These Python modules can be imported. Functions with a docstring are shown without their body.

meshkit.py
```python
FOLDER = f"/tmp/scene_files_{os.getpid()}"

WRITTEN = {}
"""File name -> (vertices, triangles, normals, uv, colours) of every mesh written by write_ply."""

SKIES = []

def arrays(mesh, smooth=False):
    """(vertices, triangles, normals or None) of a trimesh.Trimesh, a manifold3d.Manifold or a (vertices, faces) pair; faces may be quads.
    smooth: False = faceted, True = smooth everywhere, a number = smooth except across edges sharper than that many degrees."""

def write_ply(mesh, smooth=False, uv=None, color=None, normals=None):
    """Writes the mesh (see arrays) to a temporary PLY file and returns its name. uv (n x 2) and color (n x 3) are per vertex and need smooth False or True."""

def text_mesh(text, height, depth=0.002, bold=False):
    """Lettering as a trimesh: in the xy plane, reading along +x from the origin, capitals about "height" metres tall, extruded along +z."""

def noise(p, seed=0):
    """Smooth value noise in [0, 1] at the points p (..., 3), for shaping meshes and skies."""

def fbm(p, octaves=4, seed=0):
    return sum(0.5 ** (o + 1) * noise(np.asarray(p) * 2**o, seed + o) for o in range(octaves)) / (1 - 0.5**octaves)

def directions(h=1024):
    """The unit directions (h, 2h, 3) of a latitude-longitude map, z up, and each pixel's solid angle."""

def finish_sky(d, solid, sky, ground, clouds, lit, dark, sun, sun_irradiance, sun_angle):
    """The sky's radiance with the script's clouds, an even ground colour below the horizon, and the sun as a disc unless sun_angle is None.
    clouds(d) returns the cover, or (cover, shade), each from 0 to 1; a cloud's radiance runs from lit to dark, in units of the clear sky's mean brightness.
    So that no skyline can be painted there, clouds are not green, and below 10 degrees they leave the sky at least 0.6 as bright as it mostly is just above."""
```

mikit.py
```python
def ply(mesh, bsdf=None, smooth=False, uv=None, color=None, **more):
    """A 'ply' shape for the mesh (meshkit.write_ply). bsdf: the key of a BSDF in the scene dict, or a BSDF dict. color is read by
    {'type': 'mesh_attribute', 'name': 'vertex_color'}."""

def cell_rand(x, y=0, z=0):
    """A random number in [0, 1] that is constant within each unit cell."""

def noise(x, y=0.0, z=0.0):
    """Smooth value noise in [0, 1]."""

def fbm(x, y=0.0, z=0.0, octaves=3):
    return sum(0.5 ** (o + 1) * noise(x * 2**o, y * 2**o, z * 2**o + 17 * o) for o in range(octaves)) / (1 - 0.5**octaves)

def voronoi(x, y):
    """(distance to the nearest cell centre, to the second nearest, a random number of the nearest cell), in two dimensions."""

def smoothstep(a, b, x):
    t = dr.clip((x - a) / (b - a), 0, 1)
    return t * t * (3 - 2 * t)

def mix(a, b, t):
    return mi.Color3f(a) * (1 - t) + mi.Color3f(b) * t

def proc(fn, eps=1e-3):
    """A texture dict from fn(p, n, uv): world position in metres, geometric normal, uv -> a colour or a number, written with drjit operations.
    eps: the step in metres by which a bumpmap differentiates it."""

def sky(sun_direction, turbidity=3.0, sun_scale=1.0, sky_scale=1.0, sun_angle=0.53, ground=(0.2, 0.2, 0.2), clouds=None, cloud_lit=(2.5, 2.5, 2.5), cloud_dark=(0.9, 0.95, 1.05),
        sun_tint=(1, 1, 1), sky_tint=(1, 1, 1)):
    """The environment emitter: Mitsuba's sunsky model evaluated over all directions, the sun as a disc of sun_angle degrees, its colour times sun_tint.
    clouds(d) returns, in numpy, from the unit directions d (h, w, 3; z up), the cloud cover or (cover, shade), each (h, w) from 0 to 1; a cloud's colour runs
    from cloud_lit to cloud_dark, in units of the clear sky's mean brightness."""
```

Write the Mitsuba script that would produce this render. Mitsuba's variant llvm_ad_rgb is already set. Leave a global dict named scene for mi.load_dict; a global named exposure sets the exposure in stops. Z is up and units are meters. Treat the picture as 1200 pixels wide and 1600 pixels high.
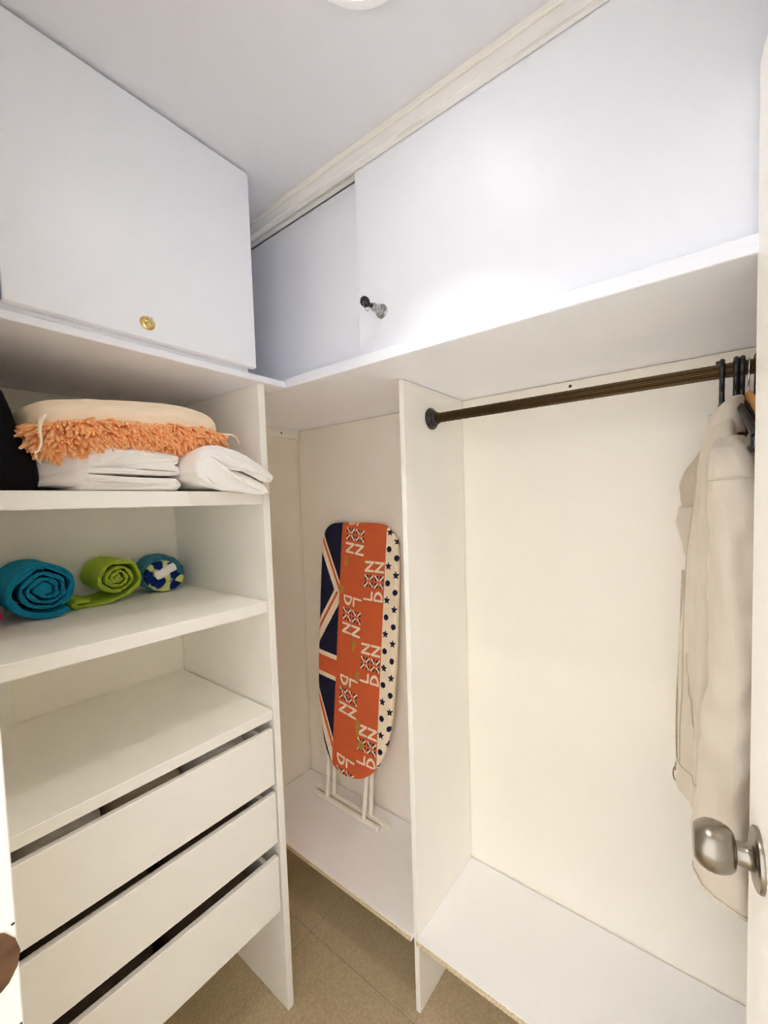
import math, random
import numpy as np, trimesh, drjit as dr, mitsuba as mi
import manifold3d as m3
from shapely.geometry import Polygon, LineString
import mikit, meshkit
from mikit import proc, noise, fbm, voronoi, smoothstep, mix

T4 = mi.ScalarTransform4f
RNG = np.random.default_rng(7)
scene, labels = {'type': 'scene'}, {}

# ------------------------------------------------------------------ camera, light, exposure
YAW, PITCH, ROLL, FOC, CX, CY, EYE = 34.8434, 2.8425, -1.413, 634.99, 673.05, 813.64, 1.49
a_, b_, c_ = np.radians([YAW, PITCH, ROLL])
fwd = np.array([-np.sin(a_) * np.cos(b_), np.cos(a_) * np.cos(b_), -np.sin(b_)])
rgt = np.array([np.cos(a_), np.sin(a_), 0.0])
dwn = np.cross(fwd, rgt)
up_ = -(np.sin(c_) * rgt + np.cos(c_) * dwn)
scene['camera'] = {
    'type': 'perspective', 'fov_axis': 'x', 'fov': math.degrees(2 * math.atan(600 / FOC)), 'near_clip': 0.01, 'far_clip': 50.0,
    'principal_point_offset_x': (600 - CX) / 1200, 'principal_point_offset_y': (800 - CY) / 1600,
    'to_world': T4().look_at(origin=[0, 0, EYE], target=[float(fwd[0]), float(fwd[1]), float(EYE + fwd[2])], up=[float(u) for u in up_]),
}
scene['daylight'] = {'type': 'constant', 'radiance': {'type': 'rgb', 'value': [1.0, 1.0, 1.02]}}   # the bright bedroom behind the open doorway
LAMP, SPOT = (2.6, 2.6, 2.7), (.52, .49, .44)      # the downlight: its glowing diffuser and its beam
LAMP_XY = (-0.44, 0.46)
exposure = 1.30

# ------------------------------------------------------------------ materials
def rgb(c): return {'type': 'rgb', 'value': [float(v) for v in c]}
def srgb(r, g, b):
    c = np.array([r, g, b]) / 255.0
    return tuple(float(v) for v in np.where(c <= 0.04045, c / 12.92, ((c + 0.055) / 1.055) ** 2.4))
def prin(color, rough=0.5, bump=None, bscale=0.0005, eps=1e-3, **more):
    d = {'type': 'principled', 'base_color': color if isinstance(color, dict) else rgb(color), 'roughness': rough, **more}
    if bump is not None:
        d = {'type': 'bumpmap', 'arbitrary': proc(bump, eps), 'scale': bscale, 'bsdf': d}
    return {'type': 'twosided', 'bsdf': d}
def soft(c, amt=0.04, sc=3.0):
    c = tuple(c)
    def fn(p, n, uv):
        v = fbm(p.x * sc, p.y * sc, p.z * sc, 3)
        return mi.Color3f(*c) * (1.0 + amt * (v - 0.5) * 2)
    return proc(fn)
def grain(p, n, uv): return noise(p.x * 700, p.y * 700, p.z * 700)
def terry(p, n, uv): return noise(p.x * 420, p.y * 420, p.z * 420) * 0.7 + noise(p.x * 900, p.y * 900, p.z * 900) * 0.3
def weave(p, n, uv): return noise(p.x * 60, p.y * 60, p.z * 60) * 0.7 + 0.3 * noise(p.x * 300, p.y * 300, p.z * 300)

M = {}
M['melamine_cool'] = prin(soft((.825, .845, .905), .015), .36, specular=.45)
M['melamine_plain'] = prin(soft((.85, .84, .84), .02), .42, specular=.45)
M['melamine_warm'] = prin(soft((.87, .85, .795), .02), .42, specular=.45)
M['panel_cream'] = prin(soft((.88, .84, .75), .025), .5, specular=.35)
M['wall_cream'] = prin(soft((.84, .80, .71), .03, 5), .85, specular=.2)
M['ceiling_paint'] = prin(soft((.745, .75, .79), .02), .9, specular=.1)
M['gloss_paint'] = prin(soft((.82, .80, .745), .015), .35, specular=.5)
def rail_color(p, n, uv):
    w = fbm(p.x * 4, p.y * 60, p.z * 260, 3)
    low = smoothstep(2.318, 2.300, p.z)
    stain = smoothstep(.52, .75, fbm(p.x * 9 + 3, p.y * 90, p.z * 260, 3)) * low
    return mix((.82, .81, .785), (.58, .53, .46), stain * .5) * (.97 + .04 * w)
M['rail_paint'] = prin(proc(rail_color), .5, specular=.4)
def chip(p, n, uv):
    f, s, r = voronoi((p.x + p.y * .3) * 320, p.z * 420 + p.y * 120)
    return mix((.50, .40, .24), (.80, .70, .50), r) * (.8 + .3 * noise(p.x * 900, p.y * 900, p.z * 900))
M['chipboard'] = prin(proc(chip), .9, specular=.1)
def tile_color(p, n, uv):
    f, s, r = voronoi(p.x * 210, p.y * 210)
    v = fbm(p.x * 7, p.y * 7, 0, 3)
    c = mix((.40, .315, .185), (.56, .455, .30), r * .55 + v * .45)
    return c * (.93 + .14 * noise(p.x * 500, p.y * 500))
M['tile'] = prin(proc(tile_color), .45, specular=.4)
M['grout'] = prin((.30, .235, .14), .9, specular=.1)
M['bronze'] = prin((.075, .046, .018), .34, metallic=.85, specular=.5)
M['bronze_dark'] = prin((.02, .018, .014), .42, specular=.5)
M['strike_bronze'] = prin(soft((.16, .085, .045), .4, 60), .42, metallic=.7)
M['black_plastic'] = prin((.012, .012, .014), .33, specular=.5)
M['black_cloth'] = prin((.006, .006, .007), .9, specular=.1)
M['chrome'] = prin((.78, .77, .74), .16, metallic=1.0)
M['lock_steel'] = prin((.42, .41, .40), .24, metallic=1.0)
M['brass'] = prin((.80, .62, .27), .22, metallic=1.0)
def brushed(p, n, uv): return noise(p.x * 40, p.y * 900, p.z * 900)
M['nickel'] = prin((.33, .295, .245), .27, metallic=1.0)
def wood(p, n, uv):
    return mix((.52, .23, .06), (.70, .36, .12), fbm(p.x * 90, p.y * 12, p.z * 50, 3))
M['hanger_wood'] = prin(proc(wood), .3, clearcoat=.5)
M['maroon_cloth'] = prin((.05, .014, .012), .4, specular=.4)
M['jacket_cloth'] = prin(soft((.60, .53, .44), .05, 20), .78, weave, .0009, specular=.2, sheen=.3)
M['jacket_lining'] = prin((.50, .43, .34), .85, specular=.15)
M['zip_metal'] = prin((.30, .26, .21), .38, metallic=.9)
M['towel_white'] = prin((.89, .87, .84), .95, terry, .0012, specular=.05, sheen=.4)
M['towel_blue'] = prin(soft((.012, .235, .40), .15, 40), .95, terry, .0022, specular=.05, sheen=.35)
M['towel_lime'] = prin(soft((.38, .50, .055), .12, 40), .95, terry, .0022, specular=.05, sheen=.35)
M['towel_teal'] = prin(soft((.045, .17, .25), .12, 40), .95, terry, .0018, specular=.05, sheen=.3)
M['towel_pink'] = prin((.55, .015, .10), .95, terry, .002, specular=.05, sheen=.3)
def beach(p, n, uv):
    f, s, r = voronoi(p.y * 30 + 4.3, p.z * 30 + 1.7)
    f2 = noise(p.y * 46 + 2, p.z * 46, p.x * 20)
    c = mix((.60, .66, .12), (.74, .74, .42), noise(p.y * 60, p.z * 60, p.x * 60))
    return mix(c, (.006, .022, .15), smoothstep(.50, .58, f2 * .75 + .25 * r))
M['towel_pattern'] = prin(proc(beach), .95, terry, .002, specular=.05, sheen=.3)
M['cushion_cloth'] = prin(soft((.95, .79, .60), .05, 30), .9, terry, .0006, specular=.05, sheen=.5)
def pilec(p, n, uv): return mix((.88, .39, .15), (.96, .62, .32), noise(p.x * 130, p.y * 130, p.z * 130))
M['cushion_pile'] = prin(proc(pilec), .95, specular=.05, sheen=.5)
M['thread'] = prin((.90, .78, .60), .9, specular=.1)
M['white_metal'] = prin((.84, .80, .71), .35, specular=.5)
M['rubber_white'] = prin((.82, .78, .68), .55, specular=.4)
M['garment_grey'] = prin(soft((.58, .55, .50), .3, 60), .95, terry, .0015, specular=.05)
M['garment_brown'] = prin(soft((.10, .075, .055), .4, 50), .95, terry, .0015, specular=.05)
M['garment_tan'] = prin(soft((.42, .33, .24), .25, 50), .95, terry, .0015, specular=.05)
M['lamp_white'] = prin((.9, .9, .9), .4)

# print of the ironing board cover, in metres on the board: uv = (across, along)
ORANGE, CREAM, NAVY, MUST = srgb(214, 102, 61), srgb(248, 232, 206), srgb(30, 31, 58), srgb(168, 122, 44)
def seg(x, y, ax, ay, bx, by):
    dx, dy = bx - ax, by - ay
    t = dr.clip(((x - ax) * dx + (y - ay) * dy) / (dx * dx + dy * dy), 0, 1)
    return dr.sqrt(dr.square(x - ax - t * dx) + dr.square(y - ay - t * dy))
def letter_L(u, v): return dr.minimum(seg(u, v, .14, .1, .14, .98), seg(u, v, .14, .1, .86, .1))
def letter_N(u, v): return dr.minimum(dr.minimum(seg(u, v, .12, .04, .12, .96), seg(u, v, .12, .92, .86, .08)), seg(u, v, .86, .04, .86, .96))
def letter_D(u, v):
    e = dr.abs(dr.sqrt(dr.square((u - .16) / .70) + dr.square((v - .5) / .42)) - 1) * .5
    return dr.minimum(seg(u, v, .15, .06, .15, .94), dr.select(u > .15, e, 9))
def band(x, a, b): return (x > a) & (x < b)
def cover(p, n, uv):
    t = mi.Float(uv.y)
    s = mi.Float(uv.x) - .038 * t
    col = mi.Color3f(*ORANGE)
    C, O, N = mi.Color3f(*CREAM), mi.Color3f(*ORANGE), mi.Color3f(*NAVY)
    # letters and little flags: two blocks, one reading down, one reading up
    for blk in (0, 1):
        if blk == 0:
            s0, top = -.112, .870
            k = dr.floor((t - top - .012) / .326) + 1
            q = top + k * .326 - t - .12 * (s - s0)           # reading direction: down
            line = [(s0, letter_D, 0), (s0 + .053, letter_L, 0)]
        else:
            s0, top = .099, .856
            k = dr.floor((t - top) / .322)
            q = t - top - k * .322
            line = [(s0, letter_D, 1), (s0 - .053, letter_L, 1)]
        for base, first, side in line:
            v = (s - base) / .047 if side == 0 else (base - s) / .047
            inside = band(v, -.02, 1.02)
            u = q / .042
            d1 = first(u, v)
            u3 = (q - .112) / .046
            d3 = letter_N(u3, v)
            hit = inside & ((band(u, -.02, 1.05) & (d1 < .1)) | (band(u3, -.02, 1.0) & (d3 < .1)))
            col = dr.select(hit, C, col)
            fx, fy = dr.abs((q - .078) / .025), dr.abs((v - .5) / .5)
            flag = (fx < 1) & (fy < 1)
            fc = dr.select((fx < .12) | (fy < .12), O, dr.select(dr.abs(fx - fy) < .2, C, dr.select((fx < .2) | (fy < .2) | (fx > .92) | (fy > .92), O, N)))
            col = dr.select(flag, fc, col)
    # the dark third with the crossing bands
    lf = mi.Color3f(*NAVY)
    d1 = (s + .2513) * -.87 + (t - 1.114) * -.49
    m1 = (t > .865)
    lf = dr.select(m1 & band(d1, 0, .043), dr.select(band(d1, .008, .020), O, C), lf)
    d2 = (s + .129) * -.845 + (t - .84) * .539
    m2 = (t <= .885) & ~(m1 & band(d1, -1, .043) & (t > .875))
    lf = dr.select(m2 & band(d2, 0, .056) & (t > .64), dr.select(band(d2, .030, .042), O, C), lf)
    th = t + .08 * (s + .132)
    lf = dr.select(band(th, .503, .609), dr.select(band(th, .521, .590), O, C), lf)
    d3 = (s + .2426) * -.887 + (t - .463) * -.462
    lf = dr.select((th < .503) & band(d3, 0, .05), dr.select(band(d3, .008, .0215), O, C), lf)
    col = dr.select(s < -.139, lf, col)
    # the light edge with dots and stars
    rt = C
    def pat(sc, t0, star):
        x = s - sc
        y = t - t0 + .064
        y = y - dr.floor(y / .1285) * .1285 - .064
        r = dr.sqrt(x * x + y * y)
        if not star: return r < .0115
        an = dr.atan2(x, y) * (5 / (2 * math.pi))
        an = dr.abs(an - dr.floor(an + .5))
        return r < .0150 * (1 - 1.15 * an)
    for sc, t0, st in ((.119, 1.063, 0), (.119, .999, 1), (.156, 1.031, 0), (.156, .967, 1)):
        rt = dr.select(pat(sc, t0, st), N, rt)
    col = dr.select(s > .103, rt, col)
    # mustard stains
    sx, tx = mi.Float(uv.x), mi.Float(uv.y)
    w = (noise(sx * 90, tx * 90) - .5) * .9
    hit = mi.Bool(False)
    for x0, y0, rx, ry in ((-.067, 1.002, .010, .024), (-.093, .888, .015, .018), (-.02, .672, .009, .026), (.003, .553, .010, .022), (.012, .35, .012, .034), (.03, .288, .015, .018)):
        hit = hit | (dr.sqrt(dr.square((sx - x0) / rx) + dr.square((tx - y0) / ry)) + w < 1)
    return dr.select(hit, mix(MUST, srgb(200, 160, 80), noise(sx * 200, tx * 200)), col)
M['cover_print'] = prin(proc(cover), .8, weave, .0004, specular=.2)
scene.update(M)

# ------------------------------------------------------------------ mesh helpers
cat = trimesh.util.concatenate
def numbered(key):
    if key not in scene and not any(k.startswith(key + '__') for k in scene): return key
    i = 1
    while f'{key}_{i:03d}' in scene or any(k.startswith(f'{key}_{i:03d}__') for k in scene): i += 1
    return f'{key}_{i:03d}'
def put(name, mesh, mat, parent=None, smooth=False, **kw):
    key = numbered((parent + '__' if parent else '') + name)
    scene[key] = mikit.ply(mesh, mat, smooth, **kw)
    return key
THINGS = set()
def thing(name, label, category, group=None, key=None):
    if key is None:
        i, key = 0, name
        while key in THINGS:
            i += 1
            key = f'{name}_{i:03d}'
    THINGS.add(key)
    labels[key] = {'label': label, 'category': category}
    if group: labels[key]['group'] = group
    return key
def struct(key, mesh, mat, label=None, smooth=False):
    scene[key] = mikit.ply(mesh, mat, smooth)
    labels[key] = {'kind': 'structure'}
    if label: labels[key]['label'] = label
    return key
def box(x0, x1, y0, y1, z0, z1, c=.0012):
    """A box with chamfered edges."""
    lo, hi = np.array([x0, y0, z0], float), np.array([x1, y1, z1], float)
    c = min(c, .3 * (hi - lo).min())
    pts = []
    for i in range(8):
        s = np.array([(i >> k) & 1 for k in range(3)])
        corner, inn = np.where(s, hi, lo), np.where(s, -c, c)
        for k in range(3):
            o = inn.copy(); o[k] = 0
            pts.append(corner + o)
    return trimesh.convex.convex_hull(np.array(pts))
def frame_axes(d):
    d = np.asarray(d, float) / np.linalg.norm(d)
    h = np.array([0, 0, 1.0]) if abs(d[2]) < .9 else np.array([1.0, 0, 0])
    a = np.cross(h, d); a /= np.linalg.norm(a)
    return a, np.cross(d, a), d
def loft(rings, caps=True, closed=True):
    rings = np.asarray(rings, float)
    k, n = rings.shape[:2]
    v = rings.reshape(-1, 3); f = []
    for i in range(k - 1):
        for j in range(n if closed else n - 1):
            a, b = i * n + j, i * n + (j + 1) % n
            f += [[a, b, b + n], [a, b + n, a + n]]
    if caps:
        v = np.vstack([v, rings[0].mean(0), rings[-1].mean(0)])
        c0, c1 = k * n, k * n + 1
        for j in range(n):
            f += [[c0, (j + 1) % n, j], [c1, (k - 1) * n + j, (k - 1) * n + (j + 1) % n]]
    m = trimesh.Trimesh(v, f, process=False)
    if caps and m.volume < 0: m.invert()
    return m
def tube(path, r, n=12, caps=True, flat=None):
    """A round (or flattened) tube along a polyline; r a number or one per point."""
    P = np.asarray(path, float); r = np.broadcast_to(r, len(P))
    tan = np.gradient(P, axis=0); tan /= np.linalg.norm(tan, axis=1, keepdims=True)
    a, b, _ = frame_axes(tan[0]); rings = []
    th = np.arange(n) / n * 2 * np.pi
    for i in range(len(P)):
        a = a - tan[i] * (a @ tan[i]); a /= np.linalg.norm(a); b = np.cross(tan[i], a)
        rings.append(P[i] + r[i] * (np.cos(th)[:, None] * a + np.sin(th)[:, None] * b))
    return loft(rings, caps)
def curve(pts, n=24):
    """Catmull-Rom through the points."""
    P = np.asarray(pts, float); P = np.vstack([2 * P[0] - P[1], P, 2 * P[-1] - P[-2]]); out = []
    for i in range(1, len(P) - 2):
        for t in np.linspace(0, 1, n, endpoint=False):
            a, b, c, d = P[i - 1:i + 3]
            out.append(.5 * (2 * b + (c - a) * t + (2 * a - 5 * b + 4 * c - d) * t * t + (3 * b - a - 3 * c + d) * t ** 3))
    return np.array(out + [P[-2]])
def lathe(profile, origin, axis, n=40):
    """profile: (distance along the axis, radius) from one end to the other."""
    a, b, d = frame_axes(axis); th = np.arange(n) / n * 2 * np.pi
    o = np.asarray(origin, float)
    return loft([o + d * h + max(r, 1e-5) * (np.cos(th)[:, None] * a + np.sin(th)[:, None] * b) for h, r in profile])
def fabric_extrude(poly, x0, x1, edge=.005, nx=10, wob=.004, seed=0, warp=None):
    """A cross-section polygon in (y, z) extruded along x from the back x0 to the front x1, its front and back rims rounded, its surface uneven."""
    ring = np.array(poly.exterior.coords)[:-1]
    if not poly.exterior.is_ccw: ring = ring[::-1]
    t = np.roll(ring, -1, 0) - np.roll(ring, 1, 0); t /= np.linalg.norm(t, axis=1, keepdims=True) + 1e-12
    nor = np.stack([t[:, 1], -t[:, 0]], 1)
    sgn = 1 if x1 > x0 else -1
    st = []
    for ph in np.linspace(0, np.pi / 2, 4)[:-1]: st.append((x0 + sgn * edge * (1 - math.sin(ph)) * 0 + sgn * edge * math.sin(ph), edge * (1 - math.sin(ph)) if ph else edge * .9))
    st = [(x0, edge * .8), (x0 + sgn * edge * .4, edge * .25)]
    st += [(x, 0) for x in np.linspace(x0 + sgn * edge, x1 - sgn * edge, nx)]
    st += [(x1 - sgn * edge * .4, edge * .22), (x1 - sgn * edge * .1, edge * .55), (x1, edge * .95)]
    rings = []
    for x, inset in st:
        q = ring - nor * inset
        p = np.column_stack([np.full(len(q), x), q])
        w = meshkit.fbm(p * [14, 22, 22] + seed * 7.3, 3, seed)[:, None] - .5
        p[:, 1:] += nor * w * wob * 2
        if abs(x - x1) < edge * 1.5: p[:, 0] += sgn * (meshkit.fbm(np.column_stack([q * 60, np.full(len(q), seed)]), 3, seed + 3) - .5) * .026
        rings.append(p)
    m = loft(rings, caps=False)
    tri_v, tri_f = trimesh.creation.triangulate_polygon(Polygon(ring), engine='earcut')
    # earcut keeps the ring's vertices; find their order
    from scipy.spatial import cKDTree
    idx = cKDTree(ring).query(tri_v)[1]
    n, k = len(ring), len(st)
    f = idx[tri_f]
    a, b = ring[f[:, 1]] - ring[f[:, 0]], ring[f[:, 2]] - ring[f[:, 0]]
    cw = (a[:, 0] * b[:, 1] - a[:, 1] * b[:, 0]) < 0
    f[cw] = f[cw][:, ::-1]
    front, back = f + (k - 1) * n, f[:, ::-1]
    if sgn < 0: front, back = front[:, ::-1], back[:, ::-1]
    m = trimesh.Trimesh(m.vertices, np.vstack([m.faces, front, back]), process=False)
    if warp is not None: m.vertices = warp(np.array(m.vertices))
    if m.volume < 0: m.invert()
    return m
def moved(m, off=(0, 0, 0), rotz=0, roty=0, rotx=0):
    m = m.copy()
    for ang, ax in ((rotx, [1, 0, 0]), (roty, [0, 1, 0]), (rotz, [0, 0, 1])):
        if ang: m.apply_transform(trimesh.transformations.rotation_matrix(math.radians(ang), ax))
    m.apply_translation(off)
    return m

# ------------------------------------------------------------------ the setting
X_L, X_R, Y_B, Y_F, Z_C = -1.5525, .78, 1.196, .081, 2.3412
g = struct('floor', box(X_L - .1, X_R + .1, -1.6, Y_B + .1, -.08, -.0015), 'grout', 'beige speckled tile floor of the walk-in closet')
TS, GAP = .45, .0014
for i in range(-3, 3):
    for j in range(-5, 3):
        x0, y0 = -1.141 + (i + 2) * TS, .845 + (j - 1) * TS
        xa, xb = max(x0 + GAP / 2, X_L), min(x0 + TS - GAP / 2, X_R)
        ya, yb = max(y0 + GAP / 2, -1.55), min(y0 + TS - GAP / 2, Y_B)
        if xb - xa > .02 and yb - ya > .02:
            put('tile', box(xa, xb, ya, yb, -.009, RNG.uniform(-.0002, 0), .0008), 'tile', 'floor')
struct('wall_back', box(X_L - .1, X_R + .1, Y_B, Y_B + .1, 0, Z_C + .1), 'wall_cream')
struct('wall_left', box(X_L - .1, X_L, -.06, Y_B, 0, Z_C + .1), 'wall_cream')
struct('wall_right', box(X_R, X_R + .1, -.06, Y_B, 0, Z_C + .1), 'wall_cream')
struct('wall_front', cat([box(X_L, -.655, -.06, Y_F - .002, 0, Z_C), box(.175, X_R, -.06, Y_F - .002, 0, Z_C), box(-.655, .175, -.06, Y_F - .002, 2.13, Z_C)]), 'wall_cream')
struct('ceiling', box(X_L - .1, X_R + .1, -.06, Y_B + .1, Z_C, Z_C + .1), 'ceiling_paint', 'white painted closet ceiling')
# door frame: jamb with a stop, strike plate on the left jamb
k = struct('trim_1', cat([box(-.655, -.617, -.075, Y_F, 0, 2.13), box(.137, .175, -.075, Y_F, 0, 2.13), box(-.617, .137, -.075, Y_F, 2.09, 2.13)]), 'gloss_paint', 'white painted door frame')
put('stop', cat([box(-.617, -.600, -.03, .036, 0, 2.09), box(.12, .137, -.03, .036, 0, 2.09), box(-.60, .12, -.03, .036, 2.073, 2.09)]), 'gloss_paint', k)
pl = [(y, z + .013) for y, z in ((.036, .965), (.062, .965), (.072, .972), (.0795, .985), (.0825, 1.0), (.0795, 1.015), (.072, 1.028), (.062, 1.035), (.036, 1.035))]
plate = trimesh.creation.extrude_polygon(Polygon(pl), .002, engine='earcut')
plate.apply_transform(np.array([[0, 0, 1, -.6172], [1, 0, 0, 0], [0, 1, 0, 0], [0, 0, 0, 1.0]]))
sp = put('strike_plate', plate, 'strike_bronze', k); labels[sp] = {'label': 'dark bronze strike plate'}
for z in (1.045, .93): put('screw_head', lathe([(0, .0016), (.0006, .0012), (.0008, 0)], (-.617, .0785, z), (1, 0, 0), 10), 'bronze_dark', k)

# the open white door with its knob
H0, H1 = np.array([.128, .012]), np.array([.0475, .742])
dd = (H1 - H0) / np.linalg.norm(H1 - H0); dn = np.array([-dd[1], dd[0]])     # dn points to the camera's side (-x)
L_door = np.linalg.norm(H1 - H0)
door = box(0, L_door, -.035, 0, .012, 2.075, .002)
Md = np.eye(4); Md[:2, 0] = dd; Md[:2, 1] = dn; Md[:2, 3] = H0
door.apply_transform(Md)
k = struct('door_1', door, 'gloss_paint', 'open white door with a brushed metal knob')
rose = np.array([*(H0 + dd * (L_door - .069)), .998]); ax = (*dn, 0)
kk = put('knob', lathe([(.026, .014), (.028, .0225), (.033, .0272), (.042, .0308), (.051, .0322), (.060, .0312), (.068, .0275), (.0735, .0225), (.0752, .0205), (.0756, .017), (.075, 0)], rose, ax, 56), 'nickel', k, smooth=35)
put('neck', lathe([(.006, .026), (.008, .021), (.011, .017), (.016, .0145), (.026, .0142), (.028, .012)], rose, ax, 40), 'nickel', kk, smooth=40)
put('rose', lathe([(0, .0385), (.003, .0388), (.0055, .0375), (.0075, .033), (.008, .027), (.0085, 0)], rose, ax, 56), 'nickel', kk, smooth=35)
labels[kk] = {'label': 'brushed nickel door knob'}

# ceiling lamp
LX, LY = LAMP_XY
t = thing('ceiling_lamp', 'round white ceiling lamp above the closet, its rim just in view', 'lamp')
put('base', lathe([(0, .108), (.010, .108), (.016, .104), (.018, .098), (.017, .090), (.012, .089)], (LX, LY, Z_C), (0, 0, -1), 56), 'lamp_white', t, smooth=35)
dome = lathe([(.0125, .0885), (.017, .080), (.020, .06), (.022, .03), (.0225, 0)], (LX, LY, Z_C), (0, 0, -1), 48)
put('diffuser', dome, 'lamp_white', t, smooth=50, emitter={'type': 'area', 'radiance': rgb(LAMP)})
scene['ceiling_lamp_beam'] = {'type': 'spot', 'intensity': rgb(SPOT), 'cutoff_angle': 41.0, 'beam_width': 20.0, 'to_world': T4().look_at(origin=[LX, LY, Z_C - .026], target=[LX, LY, 0], up=[0, 1, 0])}

# ------------------------------------------------------------------ shelving unit on the left
XP, XB = -1.0138, -1.5465
YL, YI, YO = .099, .6543, .6735
ZU = 1.8191
def leaned(m, dy=.008):
    m.vertices[:, 1] += dy * np.clip(1 - m.vertices[:, 2] / 1.0, 0, 1)
    return m
t = thing('shelving_unit', 'white shelving unit with open shelves above three plain drawers', 'shelving unit')
UNIT = t
put('side_panel', leaned(box(XB + .003, XP, YI, YO, 0.001, ZU)), 'melamine_warm', t)
put('side_panel', box(XB, XP, .083, YL, 0.001, ZU), 'melamine_warm', t)
put('back_panel', box(XB - .004, XB, .083, YO, .30, ZU), 'panel_cream', t)
put('corner_batten', box(XB, XB + .02, YL, .222, .30, ZU), 'melamine_warm', t)
SH = ((1.491, 1.526), (1.1905, 1.2219), (.886, .9135))
for z0, z1 in SH:
    put('shelf', box(XB + .003, XP, YL, YI, z0, z1, .0016), 'melamine_warm', t)
put('bottom_panel', box(XB, XP - .05, YL, YI, .285, .30), 'melamine_warm', t)
for z0, z1, dx in ((.6974, .8591, 0), (.5246, .6726, .001), (.3206, .4844, .0005)):
    d = put('drawer', box(XP - .016, XP + dx, .104, YI - .0015, z0, z1, .0016), 'melamine_warm', t)
    by0, by1, bz1 = .122, YI - .022, z1 - .012
    put('drawer_box', cat([box(XB + .03, XP - .0165, by0, by0 + .012, z0 + .012, bz1), box(XB + .03, XP - .0165, by1 - .012, by1, z0 + .012, bz1),
                           box(XB + .03, XB + .042, by0, by1, z0 + .012, bz1), box(XB + .03, XP - .0165, by0, by1, z0 + .008, z0 + .014)]), 'melamine_warm', d)

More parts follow.
